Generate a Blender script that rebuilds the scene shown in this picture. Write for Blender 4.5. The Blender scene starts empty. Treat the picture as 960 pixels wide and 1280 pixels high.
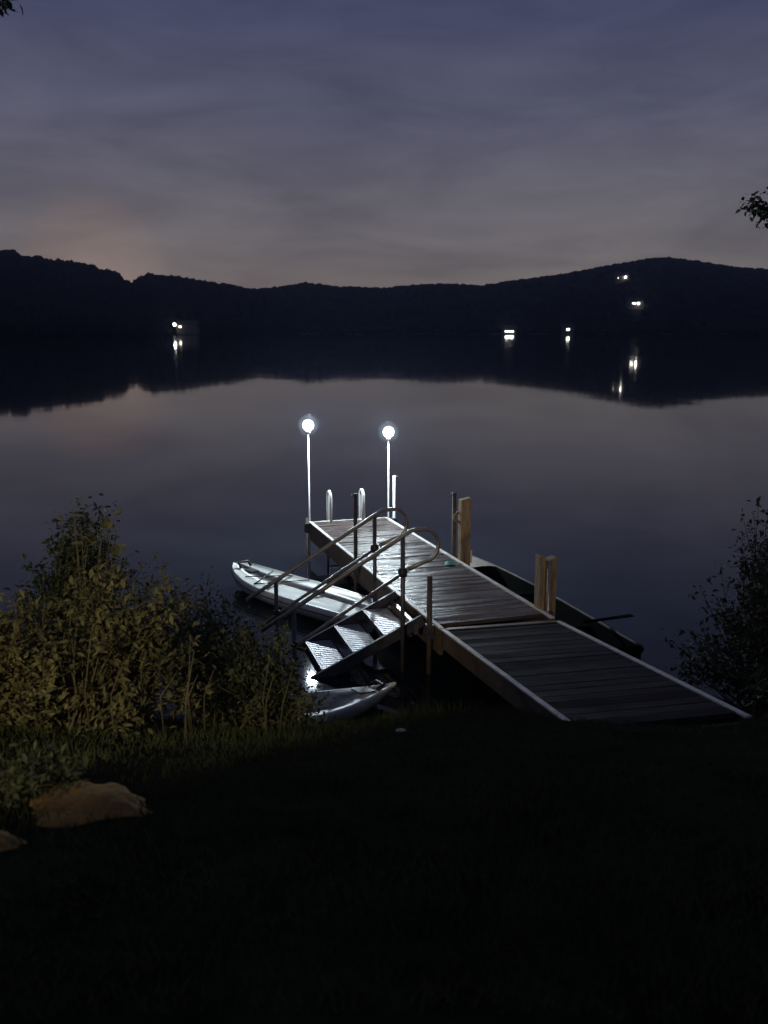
import bpy, math, random
from mathutils import Vector, Matrix, noise
random.seed(7)
C = bpy.context.scene.collection
S = bpy.context.scene
V = Vector
PI = math.pi

# ------------------------------------------------------------------ materials
def mat(name, col, rough=0.6, metal=0.0, var=0.25, scale=6.0, bump=0.0, bscale=40.0, spec=0.5, rvar=0.0,
        stretch=(1, 1, 1), col2=None, emit=None, estr=0.0, bdist=0.01):
    m = bpy.data.materials.new(name); m.use_nodes = True
    nt = m.node_tree; b = nt.nodes['Principled BSDF']
    b.inputs['Roughness'].default_value = rough
    b.inputs['Metallic'].default_value = metal
    b.inputs['Specular IOR Level'].default_value = spec
    tc = nt.nodes.new('ShaderNodeTexCoord'); mp = nt.nodes.new('ShaderNodeMapping')
    mp.inputs['Scale'].default_value = stretch
    nt.links.new(tc.outputs['Object'], mp.inputs['Vector'])
    n = nt.nodes.new('ShaderNodeTexNoise'); n.inputs['Scale'].default_value = scale
    n.inputs['Detail'].default_value = 6; n.inputs['Roughness'].default_value = 0.65
    nt.links.new(mp.outputs[0], n.inputs['Vector'])
    r = nt.nodes.new('ShaderNodeValToRGB')
    c2 = col2 if col2 else tuple(min(1, c * (1 + var)) for c in col)
    c1 = tuple(c * (1 - var) for c in col)
    r.color_ramp.elements[0].position = 0.34; r.color_ramp.elements[1].position = 0.66
    r.color_ramp.elements[0].color = (*c1, 1); r.color_ramp.elements[1].color = (*c2, 1)
    nt.links.new(n.outputs['Fac'], r.inputs['Fac']); nt.links.new(r.outputs['Color'], b.inputs['Base Color'])
    if rvar:
        mr = nt.nodes.new('ShaderNodeMapRange')
        mr.inputs['From Min'].default_value = 0.3; mr.inputs['From Max'].default_value = 0.7
        mr.inputs['To Min'].default_value = max(0.02, rough - rvar); mr.inputs['To Max'].default_value = rough + rvar
        n3 = nt.nodes.new('ShaderNodeTexNoise'); n3.inputs['Scale'].default_value = scale * 0.7; n3.inputs['Detail'].default_value = 4
        nt.links.new(mp.outputs[0], n3.inputs['Vector'])
        nt.links.new(n3.outputs['Fac'], mr.inputs['Value']); nt.links.new(mr.outputs[0], b.inputs['Roughness'])
    if bump:
        n2 = nt.nodes.new('ShaderNodeTexNoise'); n2.inputs['Scale'].default_value = bscale; n2.inputs['Detail'].default_value = 5
        nt.links.new(mp.outputs[0], n2.inputs['Vector'])
        bp = nt.nodes.new('ShaderNodeBump'); bp.inputs['Strength'].default_value = bump; bp.inputs['Distance'].default_value = bdist
        nt.links.new(n2.outputs['Fac'], bp.inputs['Height']); nt.links.new(bp.outputs[0], b.inputs['Normal'])
    if emit:
        b.inputs['Emission Color'].default_value = (*emit, 1); b.inputs['Emission Strength'].default_value = estr
    return m

M = {}
def plank_mat(name, col, rough, rvar, spec, ang, off, lo=0.55, hi=1.35):
    m = mat(name, col, rough, var=0.45, scale=3.0, bump=1.0, bscale=11, rvar=rvar, stretch=(0.5, 5.0, 4), spec=spec, bdist=0.014)
    nt = m.node_tree; mp = [n for n in nt.nodes if n.type == 'MAPPING'][0]; tc = [n for n in nt.nodes if n.type == 'TEX_COORD'][0]
    ro = nt.nodes.new('ShaderNodeMapping'); ro.inputs['Rotation'].default_value = (0, 0, math.radians(-ang))
    nt.links.new(tc.outputs['Object'], ro.inputs['Vector']); nt.links.new(ro.outputs[0], mp.inputs['Vector'])
    sp = nt.nodes.new('ShaderNodeSeparateXYZ'); nt.links.new(ro.outputs[0], sp.inputs[0])
    ad = nt.nodes.new('ShaderNodeMath'); ad.operation = 'ADD'; ad.inputs[1].default_value = off; nt.links.new(sp.outputs['Y'], ad.inputs[0])
    dv = nt.nodes.new('ShaderNodeMath'); dv.operation = 'DIVIDE'; dv.inputs[1].default_value = 0.143; nt.links.new(ad.outputs[0], dv.inputs[0])
    fl = nt.nodes.new('ShaderNodeMath'); fl.operation = 'FLOOR'; nt.links.new(dv.outputs[0], fl.inputs[0])
    wn = nt.nodes.new('ShaderNodeTexWhiteNoise'); wn.noise_dimensions = '1D'; nt.links.new(fl.outputs[0], wn.inputs['W'])
    mr = nt.nodes.new('ShaderNodeMapRange'); mr.inputs['To Min'].default_value = lo; mr.inputs['To Max'].default_value = hi
    nt.links.new(wn.outputs['Value'], mr.inputs['Value'])
    b = nt.nodes['Principled BSDF']; src = b.inputs['Base Color'].links[0].from_socket
    mx = nt.nodes.new('ShaderNodeVectorMath'); mx.operation = 'SCALE'; nt.links.new(src, mx.inputs[0]); nt.links.new(mr.outputs[0], mx.inputs['Scale'])
    nt.links.new(mx.outputs[0], b.inputs['Base Color'])
    rs = b.inputs['Roughness'].links[0].from_socket; m2 = nt.nodes.new('ShaderNodeMath'); m2.operation = 'MULTIPLY'
    mr2 = nt.nodes.new('ShaderNodeMapRange'); mr2.inputs['To Min'].default_value = 1.25; mr2.inputs['To Max'].default_value = 0.8
    nt.links.new(wn.outputs['Value'], mr2.inputs['Value']); nt.links.new(rs, m2.inputs[0]); nt.links.new(mr2.outputs[0], m2.inputs[1]); nt.links.new(m2.outputs[0], b.inputs['Roughness'])
    return m
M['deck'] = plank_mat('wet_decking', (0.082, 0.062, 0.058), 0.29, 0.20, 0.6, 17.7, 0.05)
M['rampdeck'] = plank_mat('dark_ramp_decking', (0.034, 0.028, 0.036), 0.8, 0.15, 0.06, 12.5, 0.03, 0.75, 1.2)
M['wood'] = mat('weathered_post_wood', (0.30, 0.215, 0.12), 0.8, var=0.45, scale=9, bump=0.7, bscale=30, stretch=(4, 4, 0.5))
M['fascia'] = mat('dock_beam_wood', (0.10, 0.072, 0.048), 0.7, var=0.35, scale=5, bump=0.4, bscale=25)
M['trim'] = mat('pale_edge_trim', (0.66, 0.64, 0.60), 0.5, var=0.25, scale=8, bump=0.2, bscale=40)
M['galv'] = mat('brushed_aluminium', (0.30, 0.27, 0.235), 0.38, metal=0.75, var=0.2, scale=12, bump=0.1, bscale=60, rvar=0.1)
M['pipe'] = mat('rusty_pipe', (0.085, 0.062, 0.05), 0.65, metal=0.3, var=0.4, scale=14, bump=0.3, bscale=60)
M['black'] = mat('black_rubber', (0.018, 0.018, 0.02), 0.55, var=0.3)
M['frame'] = mat('dark_stair_frame', (0.10, 0.095, 0.11), 0.45, metal=0.5, var=0.3, scale=10)
M['tread'] = mat('perforated_metal', (0.62, 0.62, 0.68), 0.42, metal=0.25, var=0.15, scale=20, bump=0.2, bscale=80)
M['polewhite'] = mat('white_pole_paint', (0.55, 0.56, 0.56), 0.45, var=0.08, scale=20)
M['gelcoat'] = mat('white_hull_plastic', (0.74, 0.77, 0.72), 0.38, var=0.10, scale=2.5, bump=0.05, bscale=9)
M['gelgrey'] = mat('grey_hull_plastic', (0.30, 0.34, 0.34), 0.5, var=0.2, scale=6, bump=0.1, bscale=30)
M['cord'] = mat('black_bungee_cord', (0.03, 0.03, 0.035), 0.6, var=0.2)
M['boat'] = mat('dark_boat_hull', (0.005, 0.006, 0.006), 1.0, var=0.3, scale=4, spec=0.02)
M['boatrim'] = mat('worn_gunwale', (0.13, 0.12, 0.105), 0.7, var=0.4, scale=9)
M['boatdeck'] = mat('weathered_bow_deck', (0.33, 0.30, 0.25), 0.7, var=0.35, scale=7, bump=0.3)
M['cyan'] = mat('turquoise_cloth', (0.12, 0.52, 0.55), 0.8, var=0.15, scale=20)
M['rock'] = mat('sandstone', (0.31, 0.18, 0.045), 0.95, var=0.4, scale=5, bump=0.8, bscale=14, bdist=0.03)
M['bark'] = mat('bark', (0.07, 0.05, 0.035), 0.9, var=0.4, scale=8, bump=0.8, bscale=20)
M['stem'] = mat('shrub_stem', (0.13, 0.115, 0.06), 0.8, var=0.3)
M['leaf_y'] = mat('yellow_green_leaf', (0.085, 0.088, 0.034), 0.75, var=0.75, scale=3.5, col2=(0.24, 0.225, 0.10), spec=0.2)
M['leaf_g'] = mat('green_leaf', (0.075, 0.085, 0.042), 0.75, var=0.7, scale=4.0, spec=0.2)
M['leaf_d'] = mat('dark_leaf', (0.035, 0.048, 0.022), 0.6, var=0.4, scale=2.5, spec=0.2)
M['wooded'] = mat('hill_foliage', (0.020, 0.025, 0.020), 1.0, var=0.2, scale=0.02, spec=0.0)
M['shore'] = mat('pale_shingle', (0.22, 0.21, 0.20), 0.9, var=0.3, scale=0.3)
M['housewall'] = mat('house_siding', (0.13, 0.12, 0.11), 0.8, var=0.1, scale=0.5)
M['roof'] = mat('house_roof', (0.06, 0.055, 0.05), 0.8, var=0.2, scale=1)
M['stone'] = mat('pale_pebble', (0.75, 0.75, 0.72), 0.5, var=0.1)
def emis(name, col, s):
    return mat(name, tuple(min(0.8, c) for c in col), 0.5, var=0.02, emit=col, estr=s)
M['led'] = bpy.data.materials.new('frosted_lamp_globe'); M['led'].use_nodes = True  # thin scattering ball, added to imitate bloom round the lamp; not glass
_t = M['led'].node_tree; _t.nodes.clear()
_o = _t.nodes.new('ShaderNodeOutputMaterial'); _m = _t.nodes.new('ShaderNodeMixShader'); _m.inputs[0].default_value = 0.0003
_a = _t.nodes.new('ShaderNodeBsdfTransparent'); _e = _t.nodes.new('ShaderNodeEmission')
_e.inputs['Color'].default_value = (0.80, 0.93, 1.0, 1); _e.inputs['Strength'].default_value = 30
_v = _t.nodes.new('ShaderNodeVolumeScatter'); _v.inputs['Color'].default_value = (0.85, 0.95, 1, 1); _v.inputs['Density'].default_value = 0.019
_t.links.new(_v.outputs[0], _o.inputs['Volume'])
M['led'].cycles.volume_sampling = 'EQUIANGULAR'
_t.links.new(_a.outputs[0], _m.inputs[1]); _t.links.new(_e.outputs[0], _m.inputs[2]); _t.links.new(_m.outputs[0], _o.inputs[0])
M['winwarm'] = emis('lit_window_warm', (1.0, 0.86, 0.62), 5)
M['winwhite'] = emis('lit_window_white', (1.0, 0.96, 0.84), 9)
M['winbright'] = emis('flood_lit_lamp', (1.0, 0.97, 0.88), 18)

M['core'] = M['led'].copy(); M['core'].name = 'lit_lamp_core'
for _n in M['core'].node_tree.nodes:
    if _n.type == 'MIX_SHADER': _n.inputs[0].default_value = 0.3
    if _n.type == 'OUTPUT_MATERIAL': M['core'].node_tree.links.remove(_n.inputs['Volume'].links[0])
# ground: damp lawn soil
M['lawn'] = mat('damp_lawn', (0.022, 0.024, 0.014), 1.0, var=0.5, scale=3, bump=0.6, bscale=30, bdist=0.02, spec=0.0)
M['grass'] = mat('grass_blade', (0.068, 0.080, 0.038), 1.0, var=0.4, scale=1.2, spec=0.05)

# water
def water_mat():
    m = bpy.data.materials.new('lake_water'); m.use_nodes = True; nt = m.node_tree; b = nt.nodes['Principled BSDF']
    b.inputs['Base Color'].default_value = (0.006, 0.009, 0.012, 1)
    b.inputs['Roughness'].default_value = 0.035
    b.inputs['IOR'].default_value = 1.333
    tc = nt.nodes.new('ShaderNodeTexCoord')
    def nz(sc, det, stretch):
        mp = nt.nodes.new('ShaderNodeMapping'); mp.inputs['Scale'].default_value = stretch
        nt.links.new(tc.outputs['Object'], mp.inputs['Vector'])
        n = nt.nodes.new('ShaderNodeTexNoise'); n.inputs['Scale'].default_value = sc; n.inputs['Detail'].default_value = det
        nt.links.new(mp.outputs[0], n.inputs['Vector']); return n
    a = nz(1.1, 3, (1, 0.6, 1)); c = nz(0.12, 2, (1, 0.5, 1))
    b1 = nt.nodes.new('ShaderNodeBump'); b1.inputs['Strength'].default_value = 0.12; b1.inputs['Distance'].default_value = 0.008
    b2 = nt.nodes.new('ShaderNodeBump'); b2.inputs['Strength'].default_value = 0.25; b2.inputs['Distance'].default_value = 0.05
    nt.links.new(a.outputs['Fac'], b1.inputs['Height']); nt.links.new(c.outputs['Fac'], b2.inputs['Height'])
    nt.links.new(b1.outputs[0], b2.inputs['Normal']); nt.links.new(b2.outputs[0], b.inputs['Normal'])
    return m
M['water'] = water_mat()

# ------------------------------------------------------------------ mesh builder
class MB:
    def __init__(s): s.v = []; s.f = []
    def add(s, vs, fs):
        o = len(s.v); s.v += [tuple(p) for p in vs]; s.f += [tuple(i + o for i in f) for f in fs]; return s
    def box(s, c, size, ax=None, ay=None, az=None, taper=1.0):
        c = V(c); ax = V(ax or (1, 0, 0)); ay = V(ay or (0, 1, 0)); az = V(az or (0, 0, 1))
        hx, hy, hz = [q / 2 for q in size]; vs = []
        for z, t in ((-hz, 1), (hz, taper)):
            for x, y in ((-hx, -hy), (hx, -hy), (hx, hy), (-hx, hy)):
                vs.append(c + ax * x * t + ay * y * t + az * z)
        return s.add(vs, [(3, 2, 1, 0), (4, 5, 6, 7), (0, 1, 5, 4), (1, 2, 6, 5), (2, 3, 7, 6), (3, 0, 4, 7)])
    def tube(s, pts, r, n=10, caps=True):
        pts = [V(p) for p in pts]; rs = r if isinstance(r, (list, tuple)) else [r] * len(pts)
        rings = []; up = None
        for i, p in enumerate(pts):
            t = (pts[min(i + 1, len(pts) - 1)] - pts[max(i - 1, 0)]).normalized()
            if up is None:
                up = t.orthogonal().normalized()
            up = (up - t * up.dot(t))
            up = up.normalized() if up.length > 1e-6 else t.orthogonal().normalized()
            sd = t.cross(up)
            rings.append([p + (up * math.cos(2 * PI * k / n) + sd * math.sin(2 * PI * k / n)) * rs[i] for k in range(n)])
        vs = [q for rg in rings for q in rg]; fs = []
        for i in range(len(rings) - 1):
            for k in range(n):
                a, b = i * n + k, i * n + (k + 1) % n
                fs.append((a, b, b + n, a + n))
        if caps:
            fs.append(tuple(range(n - 1, -1, -1))); m = (len(rings) - 1) * n; fs.append(tuple(range(m, m + n)))
        return s.add(vs, fs)
    def lathe(s, prof, c=(0, 0, 0), n=24):
        c = V(c); vs = []; fs = []
        for (r, z) in prof:
            for k in range(n): vs.append(c + V((r * math.cos(2 * PI * k / n), r * math.sin(2 * PI * k / n), z)))
        for i in range(len(prof) - 1):
            for k in range(n):
                a, b = i * n + k, i * n + (k + 1) % n
                fs.append((a, b, b + n, a + n))
        return s.add(vs, fs)
    def grid(s, rows):
        n = len(rows[0]); vs = [p for r in rows for p in r]; fs = []
        for i in range(len(rows) - 1):
            for k in range(n - 1):
                a = i * n + k; fs.append((a, a + 1, a + n + 1, a + n))
        return s.add(vs, fs)
    def build(s, name, m, parent=None, smooth=False, bevel=0, loc=None):
        me = bpy.data.meshes.new(name); me.from_pydata(s.v, [], s.f); me.update()
        if smooth: me.polygons.foreach_set('use_smooth', [True] * len(me.polygons))
        if isinstance(m, str): m = M[m]
        me.materials.append(m)
        o = bpy.data.objects.new(name, me); C.objects.link(o)
        if parent: o.parent = parent
        if loc: o.location = loc
        if bevel:
            bv = o.modifiers.new('bevel', 'BEVEL'); bv.width = bevel; bv.segments = 2; bv.limit_method = 'ANGLE'
        return o

def tag(o, label=None, cat=None, group=None, kind=None):
    if label: o['label'] = label
    if cat: o['category'] = cat
    if group: o['group'] = group
    if kind: o['kind'] = kind
    return o
def thing(name, label, cat, loc=(0, 0, 0), rz=0.0, group=None):
    o = bpy.data.objects.new(name, None); C.objects.link(o); o.location = loc; o.rotation_euler = (0, 0, rz)
    o.empty_display_size = 0.2
    return tag(o, label, cat, group)
def copy_tree(o, parent=None):
    c = o.copy(); C.objects.link(c); c.parent = parent
    for ch in [x for x in bpy.data.objects if x.parent == o]: copy_tree(ch, c)
    return c

# ------------------------------------------------------------------ camera
CAMZ = 3.3; F = 1200.0; PITCH = math.atan((640 - 411) / F)
cam = bpy.data.cameras.new('camera'); co = bpy.data.objects.new('camera', cam); C.objects.link(co)
cam.sensor_fit = 'VERTICAL'; cam.sensor_height = 36.0; cam.lens = 36.0 * F / 1280.0
co.location = (0, 0, CAMZ); co.rotation_euler = (PI / 2 - PITCH, 0, 0)
cam.clip_end = 6000; cam.clip_start = 0.05
S.camera = co
cam.dof.use_dof = True; cam.dof.focus_distance = 13.0; cam.dof.aperture_fstop = 2.6
_s, _c = math.sin(PITCH), math.cos(PITCH)
def at(u, v, Y):            # layout helper: the point at distance Y seen in direction (u, v)
    x = (u - 480) / F; y = (640 - v) / F
    t = Y / (_c + y * _s)
    return V((x * t, Y, CAMZ + (-_s + y * _c) * t))

# ------------------------------------------------------------------ world, lights
w = bpy.data.worlds.new('World'); S.world = w; w.use_nodes = True
nt = w.node_tree; bg = nt.nodes['Background']
sky = nt.nodes.new('ShaderNodeTexSky'); sky.sky_type = 'NISHITA'; sky.sun_disc = False
sky.sun_elevation = math.radians(-2.0); sky.sun_rotation = math.radians(-14)
tc = nt.nodes.new('ShaderNodeTexCoord'); sep = nt.nodes.new('ShaderNodeSeparateXYZ')
nt.links.new(tc.outputs['Generated'], sep.inputs[0])
ramp = nt.nodes.new('ShaderNodeValToRGB'); cr = ramp.color_ramp
cr.elements[0].position = 0.0; cr.elements[0].color = (0.116, 0.110, 0.108, 1)
cr.elements[1].position = 1.0; cr.elements[1].color = (0.018, 0.020, 0.040, 1)
for p, c in ((0.05, (0.108, 0.102, 0.104)), (0.11, (0.082, 0.078, 0.094)), (0.18, (0.060, 0.060, 0.090)), (0.28, (0.032, 0.036, 0.074)), (0.5, (0.022, 0.025, 0.05))):
    e = cr.elements.new(p); e.color = (*c, 1)
nt.links.new(sep.outputs['Z'], ramp.inputs['Fac'])
mp = nt.nodes.new('ShaderNodeMapping'); mp.inputs['Scale'].default_value = (1.6, 1.6, 6.5); mp.inputs['Location'].default_value = (0.3, 1.2, 0.4)
nt.links.new(tc.outputs['Generated'], mp.inputs['Vector'])
cn = nt.nodes.new('ShaderNodeTexNoise'); cn.inputs['Scale'].default_value = 2.6; cn.inputs['Detail'].default_value = 7; cn.inputs['Roughness'].default_value = 0.58
cn.inputs['Distortion'].default_value = 0.4
nt.links.new(mp.outputs[0], cn.inputs['Vector'])
cl = nt.nodes.new('ShaderNodeValToRGB')
cl.color_ramp.elements[0].position = 0.33; cl.color_ramp.elements[0].color = (0.74, 0.74, 0.80, 1)
cl.color_ramp.elements[1].position = 0.68; cl.color_ramp.elements[1].color = (1.34, 1.31, 1.26, 1)
nt.links.new(cn.outputs['Fac'], cl.inputs['Fac'])
mul = nt.nodes.new('ShaderNodeMix'); mul.data_type = 'RGBA'; mul.blend_type = 'MULTIPLY'; mul.inputs[0].default_value = 1.0
nt.links.new(ramp.outputs['Color'], mul.inputs[6]); nt.links.new(cl.outputs['Color'], mul.inputs[7])
# warm afterglow low on the left, over the wooded point
dirn = at(115, 330, 500) - V((0, 0, CAMZ)); dirn.normalize()
dt = nt.nodes.new('ShaderNodeVectorMath'); dt.operation = 'DOT_PRODUCT'; dt.inputs[1].default_value = dirn
nrm = nt.nodes.new('ShaderNodeVectorMath'); nrm.operation = 'NORMALIZE'
nt.links.new(tc.outputs['Generated'], nrm.inputs[0]); nt.links.new(nrm.outputs[0], dt.inputs[0])
gr = nt.nodes.new('ShaderNodeMapRange'); gr.interpolation_type = 'SMOOTHSTEP'
gr.inputs['From Min'].default_value = math.cos(math.radians(4.6)); gr.inputs['From Max'].default_value = 1.0
gr.inputs['To Min'].default_value = 0; gr.inputs['To Max'].default_value = 1
nt.links.new(dt.outputs['Value'], gr.inputs['Value'])
glow = nt.nodes.new('ShaderNodeMix'); glow.data_type = 'RGBA'; glow.blend_type = 'ADD'
glow.inputs[7].default_value = (0.040, 0.017, 0.006, 1)
nt.links.new(gr.outputs[0], glow.inputs[0]); nt.links.new(mul.outputs[2], glow.inputs[6])
addn = nt.nodes.new('ShaderNodeMix'); addn.data_type = 'RGBA'; addn.blend_type = 'ADD'; addn.inputs[0].default_value = 0.03
nt.links.new(glow.outputs[2], addn.inputs[6]); nt.links.new(sky.outputs[0], addn.inputs[7])
nt.links.new(addn.outputs[2], bg.inputs['Color']); bg.inputs['Strength'].default_value = 1.45

sun = bpy.data.lights.new('sun', 'SUN'); sun.energy = 0.012; sun.angle = math.radians(20); sun.color = (0.8, 0.85, 1.0)
so = bpy.data.objects.new('sun', sun); C.objects.link(so); so.location = (0, -20, 40)
so.rotation_euler = (math.radians(35), 0, math.radians(14))

# warm house light behind the camera on the left: it grazes the shrubs, the rails and the posts
pl = bpy.data.lights.new('porch_light', 'SPOT'); pl.energy = 720; pl.color = (1.0, 0.83, 0.50); pl.spot_size = math.radians(30); pl.spot_blend = 0.8
pl.shadow_soft_size = 0.12
po = bpy.data.objects.new('porch_light', pl); C.objects.link(po); po.location = (-3.0, -1.0, 3.7)
po.rotation_euler = (V((-1.55, 6.0, 1.75)) - po.location).to_track_quat('-Z', 'Y').to_euler()
pf = bpy.data.lights.new('doorway_light', 'SPOT'); pf.energy = 1500; pf.color = (1.0, 0.80, 0.55); pf.spot_size = math.radians(7.5); pf.spot_blend = 0.8
pf.shadow_soft_size = 0.1
fo = bpy.data.objects.new('doorway_light', pf); C.objects.link(fo); fo.location = (1.6, -12.0, 7.0)
fo.rotation_euler = (V((1.25, 10.4, 1.15)) - fo.location).to_track_quat('-Z', 'Y').to_euler()

# ------------------------------------------------------------------ terrain and water
def shore_y(x):
    return 7.75 + 0.18 * math.sin(x * 1.7) + (0.0 if x < 2.4 else min(1.0, (x - 2.4) * 0.5)) + (0 if x > -3 else min(3.5, (-3 - x) * 0.35))
def ground_z(x, y):
    k = shore_y(x)
    if y <= 2: z = 1.7 + max(0, (2 - y)) * 0.03
    elif y < k: z = 1.7 * (1 - ((y - 2) / (k - 2)) ** 1.5)
    else: z = -max(0.0, (y - k)) * 0.22
    if y > k: z = max(z, -1.6)
    z += 0.035 * noise.noise(V((x * 0.9, y * 0.9, 0))) + 0.012 * noise.noise(V((x * 4, y * 4, 3)))
    return z
mb = MB(); rows = []
ys = [-60, -30, -15, -8, -4, -2, 0] + [0.2 * k for k in range(1, 70)] + [15, 18, 24, 40]
xs = [-60, -35, -22, -15, -11] + [-8 + 0.2 * k for k in range(81)] + [11, 15, 22, 35, 60]
for y in ys: rows.append([(x, y, ground_z(x, y)) for x in xs])
mb.grid(rows); g = mb.build('ground', 'lawn', smooth=True); tag(g, kind='structure')

mb = MB(); mb.grid([[(x, y, 0.0) for x in (-760, -300, -60, 0, 60, 300, 760)] for y in (6.6, 12, 40, 120, 300, 860)])
wt = mb.build('water', 'water'); tag(wt, kind='structure')
mb = MB(); mb.grid([[(x, y, -2.2) for x in (-780, 0, 780)] for y in (-60, 0, 880)])
lb = mb.build('lake_bed', 'shore'); tag(lb, kind='structure')

# short grass on the bank (nobody could count it)
mb = MB()
for i in range(60000):
    y = random.uniform(2.0, 8.0) ; x = random.uniform(-0.42, 0.55) * (y + 1.5) 
    if y > shore_y(x) + 0.05: continue
    z = ground_z(x, y); h = random.uniform(0.012, 0.05) * (1 + 1.6 * max(0, (y - 5.6) / 2.2) * (noise.noise(V((x * 2, y * 2, 8))) > -.1)) * (1 + 0.8 * noise.noise(V((x, y, 5)))); a = random.uniform(0, 2 * PI)
    dx, dy = math.cos(a) * 0.0028, math.sin(a) * 0.0028; lx, ly = random.uniform(-.03, .03), random.uniform(-.03, .03)
    mb.add([(x - dx, y - dy, z - .005), (x + dx, y + dy, z - .005), (x + lx, y + ly, z + h)], [(0, 1, 2)])
tag(mb.build('grass', 'grass'), 'short dark grass covering the sloping bank', 'grass', kind='stuff')

# ------------------------------------------------------------------ far hills
def ico():
    import bmesh
    bm = bmesh.new(); bmesh.ops.create_icosphere(bm, subdivisions=2, radius=1)
    vs = [v.co.copy() for v in bm.verts]; fs = [tuple(v.index for v in f.verts) for f in bm.faces]; bm.free(); return vs, fs
IV, IF = ico()
def crown(mb, c, r, h, seed):
    vs = []
    for p in IV:
        k = 1 + 0.42 * noise.noise(p * 2.1 + V((seed, seed * 1.7, 0)))
        vs.append((c[0] + p.x * r * k, c[1] + p.y * r * k, c[2] + p.z * h * k))
    mb.add(vs, IF)
def interp(pts, u):
    if u <= pts[0][0]: return pts[0][1]
    for (a, b), (c, d) in zip(pts, pts[1:]):
        if u <= c: t = (u - a) / (c - a); t = t * t * (3 - 2 * t) if False else t; return b + (d - b) * t
    return pts[-1][1]
def hill(name, outline, D0, D1, u0, u1, cut, treeh, ncrown, rad, seed, fname, flabel):
    """a real ridge: shore at distance D0, crest at D1, back slope beyond"""
    mb = MB(); rows = []; us = [u0 + (u1 - u0) * k / 140 for k in range(141)]
    def crest(u): return max(0.5, at(u, interp(outline, u), D1).z - treeh)
    def hz(u, t):
        return crest(u) * (math.sin(t * PI / 2) ** 1.15)
    for t in [k / 14 for k in range(15)]:
        r = []
        for u in us:
            Y = D0 + (D1 - D0) * t; X = (u - 480) / F * Y
            r.append((X, Y, hz(u, t) - 0.4 + (0.8 * noise.noise(V((X * .05, Y * .05, seed))) if t > 0.1 else 0)))
        rows.append(r)
    for t in (0.15, 0.5, 1.0):
        rows.append([((u - 480) / F * (D1 + 120 * t), D1 + 120 * t, crest(u) * (1 - t) - 0.6) for u in us])
    mb.grid(rows); h = mb.build(name, 'wooded', smooth=True); tag(h, kind='structure')
    rnd = random.Random(seed); mf = MB()
    for i in range(ncrown):
        u = rnd.uniform(u0, u1); t = 1 - rnd.random() ** 1.3 if i % 3 else rnd.uniform(0.86, 1.02)
        if i % 7 == 0: t = rnd.uniform(0.0, 0.04)
        t = max(0.0, min(1.02, t))
        Y = D0 + (D1 - D0) * t; X = (u - 480) / F * Y; r = rnd.uniform(0.7, 1.25) * rad
        z = hz(u, min(1, t))
        crown(mf, (X, Y, z + treeh * 0.42), r, treeh * rnd.uniform(0.42, 0.62), i * 1.37)
    tag(mf.build(fname, 'wooded', smooth=False), flabel, 'woodland', kind='stuff')
far = [(-200, 368), (170, 368), (240, 366), (300, 362), (345, 359), (385, 353), (425, 358), (480, 359), (540, 354), (600, 356), (640, 350), (700, 342), (760, 330), (800, 323), (822, 321), (860, 326), (900, 333), (960, 337), (1100, 350), (1250, 362)]
hill('hills', far, 620, 720, 130, 1500, 0, 5.0, 3100, 3.4, 11, 'far_woodland', 'dark woodland covering the long hill across the lake')
mid = [(160, 395), (172, 364), (179, 349), (192, 341), (215, 344), (240, 347), (262, 351), (300, 357), (340, 366), (360, 395), (375, 408)]
hill('headland', mid, 545, 600, 120, 372, 0, 9.0, 620, 3.8, 23, 'headland_woodland', 'dark woodland on the headland behind the lit lakeside house')
left = [(-760, 322), (-480, 305), (-220, 296), (0, 313), (40, 320), (90, 326), (120, 330), (150, 341), (162, 350), (172, 368), (180, 390), (186, 408)]
hill('wooded_point', left, 520, 600, -760, 192, 0, 13.0, 1500, 5.0, 37, 'point_woodland', 'dark woodland filling the nearer wooded point on the left')

# single trees whose crowns break the skyline of the wooded point
def leaf_tree(loc, h, r, label, seed):
    t = thing('tree', label, 'tree', loc, 0, 'skyline trees on the wooded point')
    rn = random.Random(seed)
    MB().tube([(0, 0, -1), (0.1, 0, h * .35), (rn.uniform(-.4, .4), 0, h * .75)], [0.7, 0.5, 0.2], 8).build('trunk', 'bark', t, True)
    mb = MB()
    for k in range(34):
        a = rn.uniform(0, 2 * PI); q = rn.random() ** .5 * r * .8; z = h * rn.uniform(.42, .93)
        q *= 1.0 - 0.75 * max(0, (z / h - .6) / .4)
        crown(mb, (q * math.cos(a), q * math.sin(a), z), r * rn.uniform(.22, .42), r * rn.uniform(.2, .4), seed + k)
    for k in range(500):
        a = rn.uniform(0, 2 * PI); z = h * rn.uniform(.4, 1.0); q = r * rn.uniform(.5, 1.08) * (1.0 - 0.8 * max(0, (z / h - .6) / .4))
        c = V((q * math.cos(a), q * math.sin(a), z)); d1 = V((rn.uniform(-1, 1), rn.uniform(-1, 1), rn.uniform(-1, 1))).normalized() * .9; d2 = d1.orthogonal().normalized() * .5
        mb.add([c - d1, c + d2, c + d1, c - d2], [(0, 1, 2, 3)])
    mb.build('crown', 'wooded', t)
for i, (u, v, r, lab) in enumerate([
    (10, 312, 4.0, 'tallest dark broadleaf tree at the far left edge of the skyline'),
    (46, 319, 2.8, 'rounded dark tree second from the left on the wooded point'),
    (77, 325, 2.5, 'small domed dark tree third along the wooded point skyline'),
    (97, 327, 2.4, 'dark tree with twin humps midway along the wooded point'),
    (115, 330, 2.6, 'dark round tree before the skyline of the point drops'),
    (141, 338, 3.2, 'dark spreading tree where the wooded point slopes down'),
    (159, 350, 2.4, 'lowest dark tree on the tip of the wooded point')]):
    p = at(u, v, 585.0); leaf_tree((p.x, p.y, p.z - 24.5), 24.0, r * 2.6, lab, 50 + i)

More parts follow.
